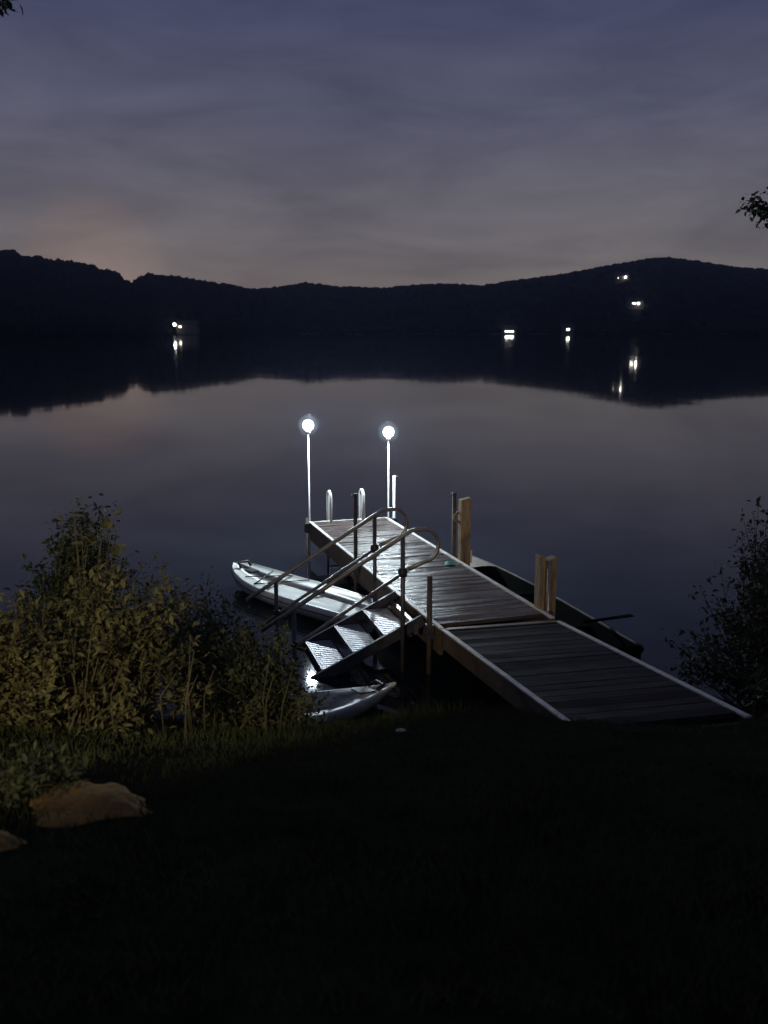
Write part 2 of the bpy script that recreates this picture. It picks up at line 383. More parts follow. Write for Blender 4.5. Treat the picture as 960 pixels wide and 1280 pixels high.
# pale shore strip along the far waterline, lightened to imitate a line of mist
mb = MB(); rows = [[], []]
for k in range(120):
    u = 330 + k * 7.0; y = 619.0 + 1.0 * math.sin(k * .6); X = (u - 480) / F * y
    rows[0].append((X, y, -0.1)); rows[1].append((X, y + 4.5, 0.34 + 0.15 * math.sin(k * 1.7)))
mb.grid(rows); tag(mb.build('shore', 'shore'), kind='structure')

# ------------------------------------------------------------------ houses across the lake
def house(loc, rz, W, D, Hh, label, wins, wm, lamps=(), group='lit houses across the lake'):
    t = thing('house', label, 'house', loc, rz, group)
    MB().box((0, 0, Hh / 2 - 1.0), (W, D, Hh + 2.0)).build('wall', 'housewall', t)
    o = 0.4; rh = Hh + D * .32
    mb = MB(); mb.add([(-W / 2 - o, -D / 2 - o, Hh), (W / 2 + o, -D / 2 - o, Hh), (W / 2 + o, D / 2 + o, Hh), (-W / 2 - o, D / 2 + o, Hh), (-W / 2 - o, 0, rh), (W / 2 + o, 0, rh)],
                      [(0, 1, 5, 4), (2, 3, 4, 5), (1, 2, 5), (3, 0, 4), (3, 2, 1, 0)])
    rf = mb.build('roof', 'roof', t)
    MB().box((W * .28, D * .1, rh), (0.6, 0.6, 1.6)).build('chimney', 'housewall', rf)
    for (x, z, ww, hh) in wins:
        f = MB().box((x, -D / 2 - .05, z), (ww + .25, .1, hh + .25)).build('window', 'roof', t)
        MB().box((x, -D / 2 - .12, z), (ww, .06, hh)).build('pane', wm, f)
    for (x, z, r) in lamps:
        mb = MB(); mb.lathe([(0.01, -r), (r * .7, -r * .7), (r, 0), (r * .7, r * .7), (0.01, r)], (x, -D / 2 - r - .2, z), 12)
        mb.build('outdoor_lamp', M['winbright'], t, True)
    return t
def hp(u, v, Y): p = at(u, v, Y); return p
p = at(237, 411, 537); house((p.x - .8, p.y, 2.2), 0.0, 11, 7, 3.4, 'pale lakeside house with a lit lamp by the wooded point', [(-3.6, 2.2, 1.3, 1.0), ], 'winwarm', [(-6.4, 3.4, .85)])
p = at(636, 415, 617); house((p.x, p.y, 0.8), 0.0, 9, 6, 3.0, 'white lit waterside house at the centre of the far shore', [(-1.7, 1.0, 2.0, .6), (1.2, .8, 2.6, .6)], M['winbright'])
p = at(709, 412, 617); house((p.x, p.y, 1.0), 0.0, 7, 6, 3.2, 'dim waterside house with one small square lit window', [(0, 1.9, 1.9, 1.2)], M['winwhite'])
p = at(793, 379, 648); house((p.x, p.y, p.z - 2.2), 0.1, 10, 7, 3.4, 'brightly lit house halfway up the far hill', [(-1.5, 2.0, 2.2, .7)], M['winwhite'], [(1.2, 1.9, .7)])
p = at(777, 347, 676); house((p.x, p.y, p.z - 2.0), 0.0, 9, 7, 3.2, 'highest lit house near the top of the far hill', [(-3.2, 1.6, .5, .6)], M['winwarm'], [(1.6, 2.1, .65)])

# ------------------------------------------------------------------ dock
A = V((-1.10, 13.86, 0)); d = V((0.304, -0.953, 0)).normalized(); n = V((-d.y, d.x, 0))
DZ = 0.5; W = 1.2; L1 = 5.38
if n.x < 0: n = -n
def dk(s, t, z=0.0):           # dock frame: s along from the far end, t across to the right, z above water
    return A + d * s + n * t + V((0, 0, z))
UP = V((0, 0, 1))
dock = thing('dock', 'wet wooden dock with pale edge trim reaching out into the lake', 'dock', dk(L1, W / 2, 0))
DL = dock.location.copy()
def rel(p): return p - DL
rn = random.Random(3)
mb = MB(); s = 0.05; pitch = 0.143; k = 0
secs = [0.0, 2.55, L1]
while s + pitch < L1 - .02:
    if abs(s - 2.55) < pitch * .5: s += .03
    c = dk(s + pitch / 2, W / 2, DZ - 0.019 + rn.uniform(-.0025, .0025))
    a = rn.uniform(-.003, .003); tw = rn.uniform(-.012, .012)
    ax = (n + d * a + UP * tw * .15).normalized(); ay = (d - n * a + UP * rn.uniform(-.012, .012)).normalized(); az = ax.cross(ay); az = az if az.z > 0 else -az
    mb.box(rel(c), (W - .07, pitch - 0.014, 0.036), ax, ay, az); s += pitch
dk1 = mb.build('decking', 'deck', dock, bevel=0.003)
for t_, nm in ((0.0, 0), (W, 1)):
    e = MB().box(rel(dk(L1 / 2, t_ + (0.016 if t_ == 0 else -0.016), DZ + 0.002)), (0.044, L1, 0.018), n, d).build('edge_trim', 'trim', dock, bevel=.002)
    MB().box(rel(dk(L1 / 2, t_ + (0.018 if t_ == 0 else -0.018), DZ - 0.135)), (0.036, L1 - .02, 0.255), n, d).build('side_beam', 'fascia', dock, bevel=.003)
MB().box(rel(dk(0.017, W / 2, DZ + 0.001)), (W - .07, 0.034, 0.014), n, d).build('edge_trim', 'trim', dock, bevel=.002)
MB().box(rel(dk(0.02, W / 2, DZ - 0.095)), (W - .075, 0.036, 0.17), n, d).build('end_beam', 'fascia', dock)
for s_ in (0.9, 1.75, 2.5, 2.62, 3.4, 4.3, 5.3): MB().box(rel(dk(s_, W / 2, DZ - 0.10)), (W - .08, .04, .12), n, d).build('joist', 'fascia', dock)
# pipe legs through the dock edges, standing above the boards
def leg(s_, t_, ztop, m, r=0.022, hook=0):
    p = dk(s_, t_, 0); mb = MB()
    zb = max(-1.5, ground_z(p.x, p.y) - .1)
    mb.tube([rel(V((p.x, p.y, zb))), rel(V((p.x, p.y, ztop)))], r, 12)
    o = mb.build('leg', m, dock, True)
    MB().box(rel(V((p.x, p.y, DZ - .07))), (0.07, .09, .14), n, d).build('bracket', 'frame', o, bevel=.004)
    if hook: MB().tube([rel(V((p.x, p.y, ztop - .012))), rel(V((p.x + hook, p.y, ztop - .012)))], .008, 8).build('pin', 'galv', o, True)
leg(0.05, -0.045, .58, 'pipe'); leg(0.04, W + .10, 1.14, 'polewhite', .02, .06)
leg(2.63, -0.045, 1.36, 'pipe', .024, -.05); leg(2.6, W + .045, 1.30, 'pipe', .026, -.05)
leg(5.2, -0.045, .98, 'pipe', .026); leg(5.15, W + .05, 1.02, 'galv', .02)

# gangway ramp to the bank
E0 = dk(L1 + .02, 0); R0 = dk(L1 + .02, W); D1 = V((1.235, 5.66, 0)); ZR = 0.80
dr = (D1 - E0); LR = dr.length; dr.normalize(); dr3 = V((dr.x, dr.y, (ZR - DZ) / LR)); LR3 = LR * math.sqrt(1 + dr3.z ** 2); dr3.normalize()
nr = V((-dr.y, dr.x, 0)); nr = nr if nr.x > 0 else -nr; ur = nr.cross(dr3); ur = ur if ur.z > 0 else -ur
ramp_o = thing('dock_ramp', 'dark wooden ramp joining the near end of the dock to the bank', 'ramp', D1 + nr * W / 2 + V((0, 0, ZR - .1)))
RL = ramp_o.location.copy()
def rp(s, t, z=0): return E0 + V((0, 0, DZ)) + dr3 * s + nr * t + ur * z - RL
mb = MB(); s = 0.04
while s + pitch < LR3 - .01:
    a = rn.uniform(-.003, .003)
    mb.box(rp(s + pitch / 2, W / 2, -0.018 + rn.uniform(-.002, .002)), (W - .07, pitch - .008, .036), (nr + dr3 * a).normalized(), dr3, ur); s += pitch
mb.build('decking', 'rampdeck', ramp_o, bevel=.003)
for t_ in (0.017, W - .017):
    MB().box(rp(LR3 / 2, t_, .003), (.042, LR3, .016), nr, dr3, ur).build('edge_trim', 'trim', ramp_o, bevel=.002)
    MB().box(rp(LR3 / 2, t_, -.09), (.034, LR3 - .02, .165), nr, dr3, ur).build('side_beam', 'fascia', ramp_o)
MB().box(rp(.012, W / 2, .008), (W - .10, .075, .008), nr, dr3, ur).build('hinge_plate', 'galv', ramp_o)
MB().box(rp(LR3 - .03, W / 2, -.1), (W - .08, .04, .12), nr, dr3, ur).build('end_beam', 'fascia', ramp_o)

# wooden posts on the right edge
def post(s_, t_, size, ztop, label, second):
    p = dk(s_, t_, 0); o = thing('wooden_post', label, 'post', (p.x, p.y, 0), 0, 'wooden posts along the right edge of the dock')
    zb = ground_z(p.x, p.y) - .1
    r2 = random.Random(int(s_ * 10)); mb = MB()
    def plank(cx, cy, sx, sy, zt, sl):
        vs = []; N = 7
        for k in range(N + 1):
            z = zb + (zt - zb) * k / N; jx, jy = r2.uniform(-.004, .004), r2.uniform(-.004, .004)
            for (a, b) in ((-1, -1), (1, -1), (1, 1), (-1, 1)):
                zz = z + (sl * a if k == N else 0)
                q = n * (cx + jx + a * sx / 2) + d * (cy + jy + b * sy / 2); vs.append((q.x, q.y, zz))
        fs = [(3, 2, 1, 0), tuple(N * 4 + k for k in range(4))]
        for k in range(N):
            for j in range(4):
                a0 = k * 4 + j; b0 = k * 4 + (j + 1) % 4; fs.append((a0, b0, b0 + 4, a0 + 4))
        return vs, fs
    vs, fs = plank(0, 0, size[0], size[1], ztop, .012); MB().add(vs, fs).build('plank', 'wood', o, bevel=.006)
    if second:
        vs, fs = plank(second[0], second[1], second[2], second[3], second[4], -.01); MB().add(vs, fs).build('plank', 'wood', o, bevel=.006)
    return o
po1 = post(2.86, W + .08, (.13, .10), 1.27, 'taller weathered wooden post at the middle of the dock edge', None)
MB().tube([V((-.075, 0, .98)), V((-.13, -.02, 1.0)), V((-.13, -.02, 1.06)), V((-.08, 0, 1.1))], .016, 8).build('cleat', 'wood', po1, True)
MB().box(V((.08, -.07, .56)), (.02, .02, .16)).build('bracket', 'polewhite', po1)
po2 = post(5.02, W + .115, (.12, .12), 1.02, 'shorter double plank wooden post where dock meets ramp', (-.105, 0.01, .065, .11, 1.05))
MB().box(V((-.1, -.10, .78)), (.03, .03, .36)).build('bracket', 'galv', po2)

# lamps
LAMPW = 330
def lamp(p, ztop, label):
    o = thing('dock_lamp', label, 'lamp', (p.x, p.y, DZ), 0, 'lit lamps on thin poles at the far end of the dock')
    h = ztop - DZ
    MB().tube([(0, 0, -1.6), (0, 0, h - .09)], .011, 12).build('pole', 'polewhite', o, True)
    MB().lathe([(0.013, h - .13), (.03, h - .12), (.035, h - .075), (0.013, h - .07)], n=16).build('collar', 'galv', o, True)
    bl = bpy.data.lights.new('bulb', 'POINT'); bl.energy = LAMPW; bl.shadow_soft_size = .07; bl.color = (0.80, 0.93, 1.0)
    bo = bpy.data.objects.new('bulb', bl); C.objects.link(bo); bo.parent = o; bo.location = (0, 0, h)
    r = .15
    MB().lathe([(.004, h - r)] + [(r * math.cos(a), h + r * math.sin(a)) for a in [(-80 + 16 * k) * PI / 180 for k in range(11)]] + [(.004, h + r)], n=24).build('globe', 'led', o, True)  # added ball that gives the bulb its soft halo
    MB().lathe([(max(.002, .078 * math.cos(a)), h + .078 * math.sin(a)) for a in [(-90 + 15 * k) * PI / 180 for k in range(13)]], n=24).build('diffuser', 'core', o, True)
    MB().lathe([(.002, h + r + .012), (.03, h + r + .01), (.034, h + r + .002), (.002, h + r + .001)], n=16).build('cap', 'black', o, True)
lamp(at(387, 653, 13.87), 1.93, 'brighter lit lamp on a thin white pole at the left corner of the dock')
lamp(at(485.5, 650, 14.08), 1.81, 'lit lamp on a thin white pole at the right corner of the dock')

# swim ladder at the far end
lad = thing('swim_ladder', 'swim ladder with two rounded white handles at the far end of the dock', 'ladder', dk(-.02, .55, 0)); LL = lad.location.copy()
for t_ in (.30, .80):
    pts = []
    for (q, z) in ((.12, DZ + .0), (.11, DZ + .30)): pts.append(dk(q, t_, z) - LL)
    for k in range(9):
        a = PI * k / 8; pts.append(dk(.11 - .085 * (1 - math.cos(a)), t_, DZ + .36 + .09 * math.sin(a)) - LL)
    pts += [dk(-.06, t_, DZ + .2) - LL, dk(-.08, t_, -0.9) - LL]
    MB().tube(pts, .022, 12).build('handle', 'polewhite', lad, True)
for z in (.22, -.06, -.34): MB().box(dk(-.09, .55, z) - LL, (.5, .07, .025), n, d).build('rung', 'polewhite', lad, bevel=.004)

# turquoise scrap by the post
p = dk(3.05, 1.03, DZ + .006); mb = MB()
cvs = [(-.075, -.05, 0), (.06, -.03, .002), (-.06, .11, .001), (-.03, .0, .045), (.0, .03, .04), (-.02, -.07, .012)]
mb.add(cvs, [(0, 5, 3), (5, 1, 3), (1, 4, 3), (4, 2, 3), (2, 0, 3), (1, 2, 4), (0, 2, 1, 5)])
tag(mb.build('cloth', 'cyan', loc=p), 'small crumpled turquoise cloth on the decking beside the taller post', 'cloth')

# ------------------------------------------------------------------ stairs into the water
F3 = V((-.22, 9.83, 0)); tt = V((.262, -.965, 0)).normalized(); rr = V((-.965, -.262, 0)).normalized()
st = thing('dock_stairs', 'metal dock stairs with perforated treads and curved handrails', 'stairs', F3 + V((0, 0, -.1))); SL = st.location.copy()
def sp(a, b, z): return F3 + tt * a + rr * b + V((0, 0, z)) - SL      # a across (towards camera), b down the run, z above water
TW = .86
for k, (b, z) in enumerate(((0, .36), (.31, .21), (.62, .06), (.93, -.09))):
    fr = MB()
    fr.box(sp(TW / 2, b, z - .02), (TW, .022, .05), tt, rr); fr.box(sp(TW / 2, b - .27, z - .02), (TW, .022, .05), tt, rr)
    fr.box(sp(.011, b - .135, z - .02), (.022, .248, .05), tt, rr); fr.box(sp(TW - .011, b - .135, z - .02), (.022, .248, .05), tt, rr)
    tr = fr.build('tread', 'frame', st)
    pan = MB(); nx, ny = 14, 2                                        # punched grip plate: bars in both directions, open between
    for i in range(nx + 1): pan.box(sp(.025 + (TW - .05) * i / nx, b - .135, z + .002), (.032, .25, .008), tt, rr)
    for j in range(ny): pan.box(sp(TW / 2, b - .135 + (j - (ny - 1) / 2) * .12, z - .003), (TW - .05, .015, .008), tt, rr)
    pan.build('grip_plate', 'tread', tr)
sl3 = (rr * .31 + V((0, 0, -.15))).normalized()
for a in (-.03, TW + .03):
    MB().box(sp(a, .30, .16), (.035, 1.52, .11), tt, sl3, tt.cross(sl3)).build('stringer', 'frame', st, bevel=.003)
MB().box(sp(TW / 2, -.31, .40), (TW + .1, .04, .10), tt, rr).build('mounting_rail', 'galv', st)
for a in (-.11, TW + .10):
    zt = 1.36; b0 = -.155; b1 = .91; zl = .72; m = (zl - zt) / (b1 - b0)
    # top rail with a hairpin return to the post collar
    pts = [sp(a, 1.22, zt + m * (1.22 - b0)), sp(a, b1, zl), sp(a, b0, zt), sp(a, b0 - .09, zt + .05)]
    c = (b0 - .20, 1.255); R = .165
    for k in range(9):
        th = math.radians(78 - k * 21); pts.append(sp(a, c[0] - R * math.cos(th) * .95, c[1] + R * math.sin(th)))
    pts.append(sp(a, b0 - .055, 1.03))
    MB().tube(pts, .021, 12).build('handrail', 'galv', st, True)
    MB().tube([sp(a, b0, .995), sp(a, b1, .995 + m * (b1 - b0)), sp(a, b1 + .16, .995 + m * (b1 + .2 - b0))], .017, 12).build('mid_rail', 'galv', st, True)
    MB().tube([sp(a, b0, -.2), sp(a, b0, zt - .0)], .022, 12).build('post', 'frame', st, True)
    MB().tube([sp(a, b1, -.55), sp(a, b1, zl)], .022, 12).build('post', 'frame', st, True)
    MB().lathe([(.024, .955), (.042, .965), (.046, 1.0), (.042, 1.035), (.024, 1.045)], sp(a, b0, 0), 16).build('collar', 'black', st, True)
    MB().lathe([(.024, .355), (.036, .36), (.036, .395), (.024, .40)], sp(a, b1, 0), 16).build('collar', 'black', st, True)

# ------------------------------------------------------------------ boats
def lerp(a, b, t): return a + (b - a) * t
def hull_mesh(L, prof, secf, N=28):
    rows = []
    for i in range(N + 1):
        x = -L / 2 + L * i / N; rows.append([V((x, y, z)) for (y, z) in secf(i / N, prof(i / N))])
    mb = MB(); mb.grid(rows); m = len(rows[0])
    mb.f.append(tuple(range(m))); mb.f.append(tuple(range(N * m + m - 1, N * m - 1, -1)))
    return mb
# paddle board: broad white deck, black cords and handle
LB = 2.72
pb = thing('paddle_board', 'white paddle board with black bungee cords floating beside the stairs', 'paddle board', (-1.0, 11.26, .02), math.radians(133.8))
def pbw(t): return .40 * (max(0.02, 1 - abs(2 * max(0, t - .45) / 1.1) ** 2.6) ** .6) * (0.82 + .18 * min(1, t / .25)) if t > .45 else .40 * (0.84 + .16 * min(1, t / .3))
def pbs(t, w):
    rk = .10 * max(0, (t - .6) / .4) ** 2
    pts = []
    for (a, z) in ((0, -.03), (.55, -.02), (.85, .02), (.98, .09), (1.0, .14), (.965, .175), (.90, .185), (.88, .177), (.5, .172), (0, .168)):
        pts.append((a * w, z + rk))
    return [(-y, z) for (y, z) in pts] + [(y, z) for (y, z) in reversed(pts)]
hm = hull_mesh(LB, pbw, pbs, 36).build('hull', 'gelcoat', pb, True)
def pz(x): t = x / LB + .5; return .187 + .10 * max(0, (t - .6) / .4) ** 2
def cord(pts, nm='bungee_cord', r=.007, m='cord'):
    MB().tube([(x, y, pz(x) + dz) for (x, y, dz) in pts], r, 8).build(nm, m, pb, True)
cord([(.25, -.33, .0), (.55, .30, .0)]); cord([(.25, .33, .0), (.55, -.30, 0)]); cord([(.55, -.30, 0), (.85, .22, 0)]); cord([(.55, .30, 0), (.85, -.22, 0)])
MB().tube([(1.14, -.08, pz(1.14)), (1.19, -.07, pz(1.2) + .05), (1.20, .07, pz(1.2) + .05), (1.14, .08, pz(1.14))], .016, 8).build('carry_handle', 'black', pb, True)
MB().box((1.02, 0, pz(1.02) - .008), (.16, .13, .016)).build('hatch', 'black', pb, bevel=.006)
MB().tube([(-.36, -.05, pz(0)), (-.34, -.05, pz(0) + .035), (-.34, .05, pz(0) + .035), (-.36, .05, pz(0))], .02, 8).build('carry_handle', 'black', pb, True)
mb = MB()
for sgn in (-1, 1):
    mb.tube([(-LB / 2 + LB * k / 30, sgn * (pbw(k / 30) * .992 + .004), .118 + .10 * max(0, (k / 30 - .6) / .4) ** 2) for k in range(1, 30)], .006, 6)
mb.build('rail_stripe', 'cord', pb, True)

# kayak pulled up at the water's edge
LK = 2.9
kd = V((.81, .58, 0)).normalized(); nose = V((.10, 8.22, 0))
kc = nose - kd * LK / 2
ky = thing('kayak', 'pale grey kayak with white rim, its bow poking out of the shrubs', 'kayak', (kc.x, kc.y, .07), math.atan2(kd.y, kd.x))
ky.rotation_euler = (math.radians(-3), math.radians(5.0), math.atan2(kd.y, kd.x))
def kw(t): return .36 * max(0.03, 1 - abs(2 * t - 1) ** 2.1)
def ks(t, w):
    rk = .07 * abs(2 * t - 1) ** 3
    rec = .10 * max(0, min(1, (.80 - t) / .06)) * max(0, min(1, (t - .12) / .06))
    pts = []
    for (a, z) in ((0, -.06), (.5, -.05), (.85, .02), (.96, .10), (1.0, .135), (.97, .15), (.84, .155)): pts.append((a * w, lerp(z, .135, abs(2 * t - 1) ** 5) + rk))
    pts += [(.80 * w, .15 - rec * .9 + rk), (.72 * w, .145 - rec + rk), (0, .15 - rec * 1.1 + rk)]
    return [(-y, z) for (y, z) in pts] + [(y, z) for (y, z) in reversed(pts)]
hk = hull_mesh(LK, kw, ks, 40).build('hull', 'gelcoat', ky, True)
mb = MB(); rows = []
for i in range(24):
    t = .17 + (.77 - .17) * i / 23; x = -LK / 2 + LK * t; w_ = kw(t) * .74; rk = .07 * abs(2 * t - 1) ** 3
    rows.append([V((x, y_ * w_, .052 + rk + .012 * math.cos(y_ * 6))) for y_ in (-1, -.66, -.33, 0, .33, .66, 1)])
mb.grid(rows); mb.build('cockpit_floor', 'gelgrey', ky, True)
MB().box((.16, 0, .085), (.16, .30, .09)).build('footrest', 'black', ky, bevel=.02)
MB().tube([(1.20, -.07, .205), (1.27, -.06, .235), (1.28, .06, .235), (1.20, .07, .205)], .017, 8).build('carry_handle', 'black', ky, True)
MB().box((1.10, 0, .192), (.17, .16, .012)).build('hatch', 'black', ky, bevel=.005)

# dark rowing boat moored along the right side of the dock
LR_ = 4.0; bc = dk(4.10, W + .315, 0)
rb = thing('rowing_boat', 'dark rowing boat with pale bow deck moored along the right side of the dock', 'rowing boat', (bc.x, bc.y, .02), math.atan2(-d.y, -d.x))
def bw(t): return .25 * (1 - .12 * abs(1 - t * 2.2) if t < .45 else max(.05, 1 - ((t - .45) / .56) ** 2.6))
rows = []
N = 30
for i in range(N + 1):
    t = i / N; x = -LR_ / 2 + LR_ * t; w_ = bw(t); rk = .09 * max(0, t - .55) ** 1.3
    o_ = [(0, -.10), (.6, -.09), (.86, .02), (1.0, .33), (1.03, .34), (1.0, .35), (.93, .345), (.80, .06), (.6, .0), (0, -.02)]
    pts = [(a * w_, z + rk) for a, z in o_]
    rows.append([V((x, -y, z)) for y, z in pts] + [V((x, y, z)) for y, z in reversed(pts)])
mb = MB(); mb.grid(rows); m_ = len(rows[0]); mb.f.append(tuple(range(m_))); mb.f.append(tuple(range(N * m_ + m_ - 1, N * m_ - 1, -1)))
mb.build('hull', 'boat', rb, True)
MB().box((-LR_ / 2 + .02, 0, .15), (.05, .44, .44)).build('transom', 'boat', rb, bevel=.01)
for sg in (-1, 1):
    MB().tube([(-LR_ / 2 + LR_ * k / 30, sg * (bw(k / 30) * 1.02 + .004), .358 + .09 * max(0, k / 30 - .55) ** 1.3) for k in range(30)], .014, 8).build('gunwale', 'boatrim', rb, True)
rows = []
for i in range(12):
    t = .80 + .185 * i / 11; x = -LR_ / 2 + LR_ * t; w_ = bw(t) * .98; z = .362 + .09 * max(0, t - .55) ** 1.3
    rows.append([V((x, y_ * w_, z + .015 * (1 - y_ * y_))) for y_ in (-1, -.5, 0, .5, 1)])
mb = MB(); mb.grid(rows); mb.build('bow_deck', 'boatdeck', rb, True)
for x in (-.95, .35): MB().box((x, 0, .27), (.24, .46, .025)).build('bench', 'boat', rb, bevel=.005)
MB().tube([(-LR_ / 2, -.2, .30), (-LR_ / 2 - .06, -.2, .36), (-LR_ / 2 - .06, .2, .36), (-LR_ / 2, .2, .30)], .015, 8).build('handle', 'boat', rb, True)
# oar resting across the boat
oa = thing('oar', 'dark oar lying across the moored rowing boat, its end over the water', 'oar', (0, 0, 0))
p0 = at(700, 776, 9.1); p0 = V((1.98, 9.18, .43)); p1 = V((2.32, 9.30, .44))
MB().tube([p0, p1], .016, 8).build('shaft', 'boat', oa, True)
q = (p1 - p0).normalized(); MB().box(p1 + q * .10, (.22, .07, .012), q, UP.cross(q)).build('blade', 'boat', oa, bevel=.004)

# ------------------------------------------------------------------ plants
def leaf(mb, p, dirv, ln, wd, rn):
    dirv = dirv.normalized(); side = dirv.cross(V((rn.uniform(-1, 1), rn.uniform(-1, 1), 1.2))).normalized(); upv = side.cross(dirv)
    a = p; b = p + dirv * ln * .45 + side * wd * .5 + upv * ln * .06; c = p + dirv * ln * .45 - side * wd * .5 + upv * ln * .06
    e = p + dirv * ln - upv * ln * .10; m = p + dirv * ln * .5
    b2 = p + dirv * ln * .78 + side * wd * .32 - upv * ln * .01; c2 = p + dirv * ln * .78 - side * wd * .32 - upv * ln * .01
    mb.add([a, b, b2, e, c2, c, m], [(0, 1, 6), (1, 2, 6), (2, 3, 6), (3, 4, 6), (4, 5, 6), (5, 0, 6)])
def shrub(name, label, base, ells, nst, nleaf, ll, lw, lm, seed, cat='shrub', group=None, thick=.008):
    rn = random.Random(seed); bz = ground_z(*base[:2]) if len(base) == 2 else base[2]
    o = thing(name, label, cat, (base[0], base[1], bz), 0, group); B = o.location.copy()
    st_, fo = MB(), MB(); wts = [e[3] * e[4] * e[5] for e in ells]
    for i in range(nst):
        e = rn.choices(ells, wts)[0]
        while True:
            q = V((rn.uniform(-1, 1), rn.uniform(-1, 1), rn.uniform(-1, 1)))
            if q.length < 1: break
        q = q * (0.55 + .45 * rn.random()) / max(.35, q.length) if rn.random() < .6 else q
        tip = V((e[0] + q.x * e[3], e[1] + q.y * e[4], e[2] + q.z * e[5])) - B
        root = V((rn.gauss(0, .12) + tip.x * .35, rn.gauss(0, .12) + tip.y * .35, -.05)); root.z = ground_z(root.x + B.x, root.y + B.y) - B.z - .05
        md = root.lerp(tip, .55) + V((rn.uniform(-.1, .1), rn.uniform(-.1, .1), .12))
        pts = []
        for k in range(7):
            t = k / 6; pts.append((root * (1 - t) ** 2 + md * 2 * t * (1 - t) + tip * t * t))
        st_.tube(pts, [thick * (1 - .75 * k / 6) for k in range(7)], 5)
        for j in range(nleaf):
            t = .38 + .62 * (rn.random() ** .6); kk = min(5, int(t * 6)); p = pts[kk].lerp(pts[kk + 1], t * 6 - kk)
            dv = V((rn.gauss(0, 1), rn.gauss(0, 1), rn.gauss(.25, .7))); off = V((rn.gauss(0, .05), rn.gauss(0, .05), rn.gauss(0, .045)))
            s_ = rn.uniform(.6, 1.25); leaf(fo, p + off, dv, ll * s_, lw * s_, rn)
    st_.build('stem', 'stem', o, True); fo.build('foliage', lm, o); return o
# ellipsoids: centre xyz, radii xyz
shrub('shrub', 'yellow green leafy shrub lit warm at the left edge of the bank', (-2.0, 5.7),
      [(-2.05, 5.7, 1.42, .75, .6, .38), (-1.60, 5.9, 1.62, .42, .45, .26), (-2.55, 5.5, 1.22, .5, .5, .45), (-1.50, 5.9, 1.15, .50, .5, .3), (-2.0, 5.3, 1.0, .6, .3, .3)], 260, 46, .062, .026, 'leaf_y', 101)
shrub('shrub', 'low olive green shrub spreading between the yellow shrub and the kayak', (-1.0, 6.6),
      [(-1.15, 6.7, .95, .6, .5, .32), (-.80, 6.7, .45, .42, .4, .22), (-1.4, 6.9, 1.25, .3, .4, .22), (-.9, 6.4, .8, .5, .3, .25)], 260, 44, .045, .020, 'leaf_g', 102)
shrub('shrub', 'tall dark bushy shrub rising against the lake behind the yellow shrub', (-2.35, 7.0),
      [(-2.3, 7.0, 1.55, .36, .3, .34), (-2.25, 7.0, 1.82, .26, .2, .26), (-2.45, 7.0, 1.25, .4, .3, .3)], 150, 42, .055, .026, 'leaf_d', 103)
shrub('sapling', 'slender sapling with pale leaf tips above the tall dark shrub', (-2.2, 6.6),
      [(-2.12, 6.6, 2.0, .26, .15, .14)], 9, 9, .085, .045, 'leaf_y', 104, 'sapling')
shrub('shrub', 'dark waterside shrub around the foot of the stairs', (-1.45, 7.7),
      [(-1.45, 7.65, .5, .45, .35, .32), (-1.3, 8.0, .35, .3, .3, .28), (-1.75, 7.8, .75, .35, .3, .3)], 90, 26, .055, .025, 'leaf_d', 105)
shrub('shrub', 'dark green shrub at the right edge beyond the ramp', (3.6, 8.0),
      [(3.45, 8.0, .95, .75, .5, .6), (2.95, 8.0, .5, .5, .4, .4), (3.7, 8.1, 1.4, .7, .5, .65), (3.5, 7.3, .6, .6, .4, .4)], 300, 34, .06, .03, 'leaf_g', 106)
shrub('shrub', 'thin dark shrub low beside the right edge of the ramp', (3.1, 6.7),
      [(3.1, 6.8, .55, .4, .4, .3), (3.6, 6.6, .75, .45, .4, .35)], 90, 26, .055, .025, 'leaf_d', 107)
shrub('weed', 'low leafy weed growing against the left side of the pointed boulder', (-1.45, 3.55),
      [(-1.42, 3.55, 1.50, .20, .16, .09)], 34, 16, .04, .018, 'leaf_g', 108, 'weed', thick=.003)
# bare stalks under the left shrubs
mb = MB(); rn = random.Random(9)
for i in range(16):
    x = rn.uniform(-1.9, -.6); y = rn.uniform(5.0, 5.9); z = ground_z(x, y)
    mb.tube([(x, y, z - .02), (x + rn.uniform(-.03, .06), y, z + .25), (x + rn.uniform(-.02, .10), y, z + rn.uniform(.4, .65))], [.005, .004, .002], 5)
tag(mb.build('dry_stalks', 'stem', smooth=True), 'dry bare stalks standing under the left shrubs', 'stalks', kind='stuff')

def boulder(p, size, rz, label, seed):
    import bmesh
    bm = bmesh.new(); bmesh.ops.create_icosphere(bm, subdivisions=5, radius=1)
    R = Matrix.Rotation(rz, 3, 'Z')
    for v in bm.verts:
        q = v.co.copy(); o_ = V((seed, 0, 0))
        k = 1 + .30 * noise.noise(q * 1.6 + o_) + .16 * abs(noise.noise(q * 3.4 + o_)) + .07 * noise.noise(q * 8 + o_) + .03 * noise.noise(q * 20 + o_)
        if noise.cell(q * 1.8 + o_) > .55: k *= .96
        sc = 1 - .75 * max(0, q.x) ** 1.2
        v.co = R @ V((q.x * (1 + .25 * max(0, q.x)) * size[0] * k, q.y * size[1] * k * sc, q.z * size[2] * k * sc))
    me = bpy.data.meshes.new('boulder'); bm.to_mesh(me); bm.free(); me.materials.append(M['rock'])
    me.polygons.foreach_set('use_smooth', [True] * len(me.polygons))
    o = bpy.data.objects.new('boulder', me); C.objects.link(o); o.location = p
    return tag(o, label, 'boulder')
boulder((-1.13, 3.36, ground_z(-1.15, 3.36) - .035), (.27, .25, .08), -.15, 'pointed orange brown boulder lit in the grass under the left shrubs', 3)
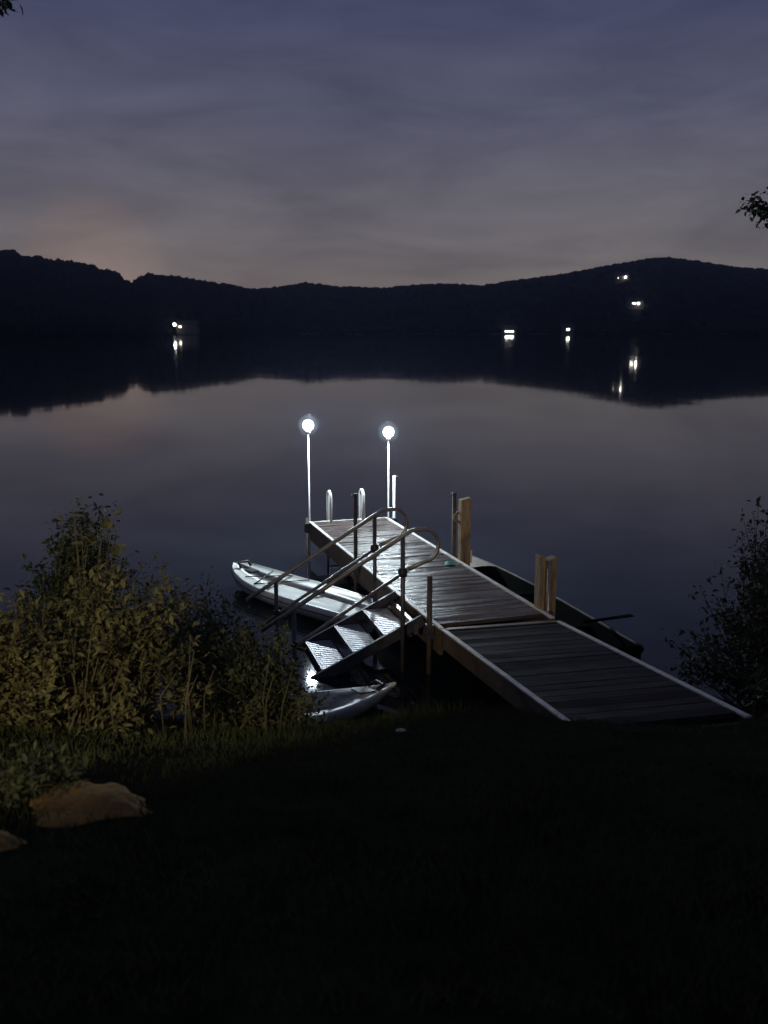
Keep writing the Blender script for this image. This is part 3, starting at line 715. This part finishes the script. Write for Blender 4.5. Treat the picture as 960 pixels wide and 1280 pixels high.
boulder((-1.33, 2.98, ground_z(-1.33, 2.98) - .015), (.11, .10, .045), .1, 'small flat brown boulder at the left edge below the pointed one', 8)
p = V((.10, 5.40, ground_z(.10, 5.40) + .012)); vs = [V((q.x * .035, q.y * .014, q.z * .012)) for q in IV]
tag(MB().add(vs, IF).build('pebble', 'stone', smooth=True, loc=p), 'tiny pale pebble alone on the dark lawn', 'pebble')

# overhanging trees whose twigs reach into the frame
def big_tree(loc, h, label, clumps, seed):
    o = thing('tree', label, 'tree', loc, 0); B = o.location.copy(); rn = random.Random(seed)
    MB().tube([(0, 0, -.3), (.05, 0, h * .4), (-.05, .1, h * .8), (0, 0, h)], [.22, .17, .10, .03], 12).build('trunk', 'bark', o, True)
    lm, fo = MB(), MB()
    for (x, y, z, r, nl) in clumps:
        c = V((x, y, z)) - B; s0 = V((0, 0, min(h * .9, max(h * .3, c.z * .75))))
        md = s0.lerp(c, .5) + V((0, 0, .15)); pts = [s0 * (1 - t) ** 2 + md * 2 * t * (1 - t) + c * t * t for t in [k / 8 for k in range(9)]]
        lm.tube(pts, [.07 * (1 - .9 * k / 8) for k in range(9)], 6)
        for j in range(nl):
            q = V((rn.gauss(0, .5), rn.gauss(0, .5), rn.gauss(0, .42))) * r
            leaf(fo, c + q, V((rn.gauss(0, 1), rn.gauss(0, 1), rn.gauss(-.3, .7))), rn.uniform(.06, .11), rn.uniform(.03, .05), rn)
    lm.build('limb', 'bark', o, True); fo.build('crown', 'leaf_d', o)
q1 = at(944, 256, 12.0); q2 = at(962, 268, 12.0); q3 = at(985, 250, 12)
rn = random.Random(4)
cl_ = [(q1.x, 12, q1.z, .13, 90), (q2.x, 12, q2.z, .17, 130), (q3.x, 12.1, q3.z, .26, 200)]
for i in range(34): cl_.append((rn.uniform(6.4, 10.5), rn.uniform(10.5, 14), rn.uniform(4.2, 8.5), .5, 110))
big_tree((8.4, 12.2, 0.3), 7.5, 'tree at the right whose leafy twig hangs against the sky', cl_, 5)
q1 = at(4, 3, 8.0); cl_ = [(q1.x, 8, q1.z, .06, 34), (q1.x - .25, 8, q1.z + .12, .15, 90)]
for i in range(30): cl_.append((rn.uniform(-8.6, -4.6), rn.uniform(6.5, 9.5), rn.uniform(5.2, 8.0), .5, 110))
big_tree((-6.6, 8.0, ground_z(-6.6, 8.0)), 7.5, 'tree whose leaf tip shows in the top left corner of the sky', cl_, 6)

# ------------------------------------------------------------------ night mist over the lake
MIST = 0.00034; G = 0.86
mb = MB(); mb.box((0, 410, 39), (1700, 990, 84)); hz = mb.build('haze', 'lawn')
hm_ = bpy.data.materials.new('night_mist'); hm_.use_nodes = True; hm_.cycles.volume_sampling = 'EQUIANGULAR'; h_nt = hm_.node_tree; h_nt.nodes.clear()
out = h_nt.nodes.new('ShaderNodeOutputMaterial'); pv = h_nt.nodes.new('ShaderNodeVolumePrincipled')
pv.inputs['Color'].default_value = (0.46, 0.60, 1.0, 1); pv.inputs['Density'].default_value = MIST; pv.inputs['Anisotropy'].default_value = G
h_nt.links.new(pv.outputs[0], out.inputs['Volume'])
hz.data.materials.clear(); hz.data.materials.append(hm_); tag(hz, 'thin night mist hanging over the lake', 'mist', kind='stuff')

# ------------------------------------------------------------------ render settings
S.view_settings.view_transform = 'Standard'; S.view_settings.look = 'None'; S.view_settings.gamma = 1; S.view_settings.exposure = 0
S.view_settings.use_curve_mapping = False
S.render.engine = 'CYCLES'
S.cycles.use_denoising = True
S.cycles.max_bounces = 6; S.cycles.volume_bounces = 0; S.cycles.sample_clamp_indirect = 4
S.cycles.caustics_reflective = False; S.cycles.caustics_refractive = False
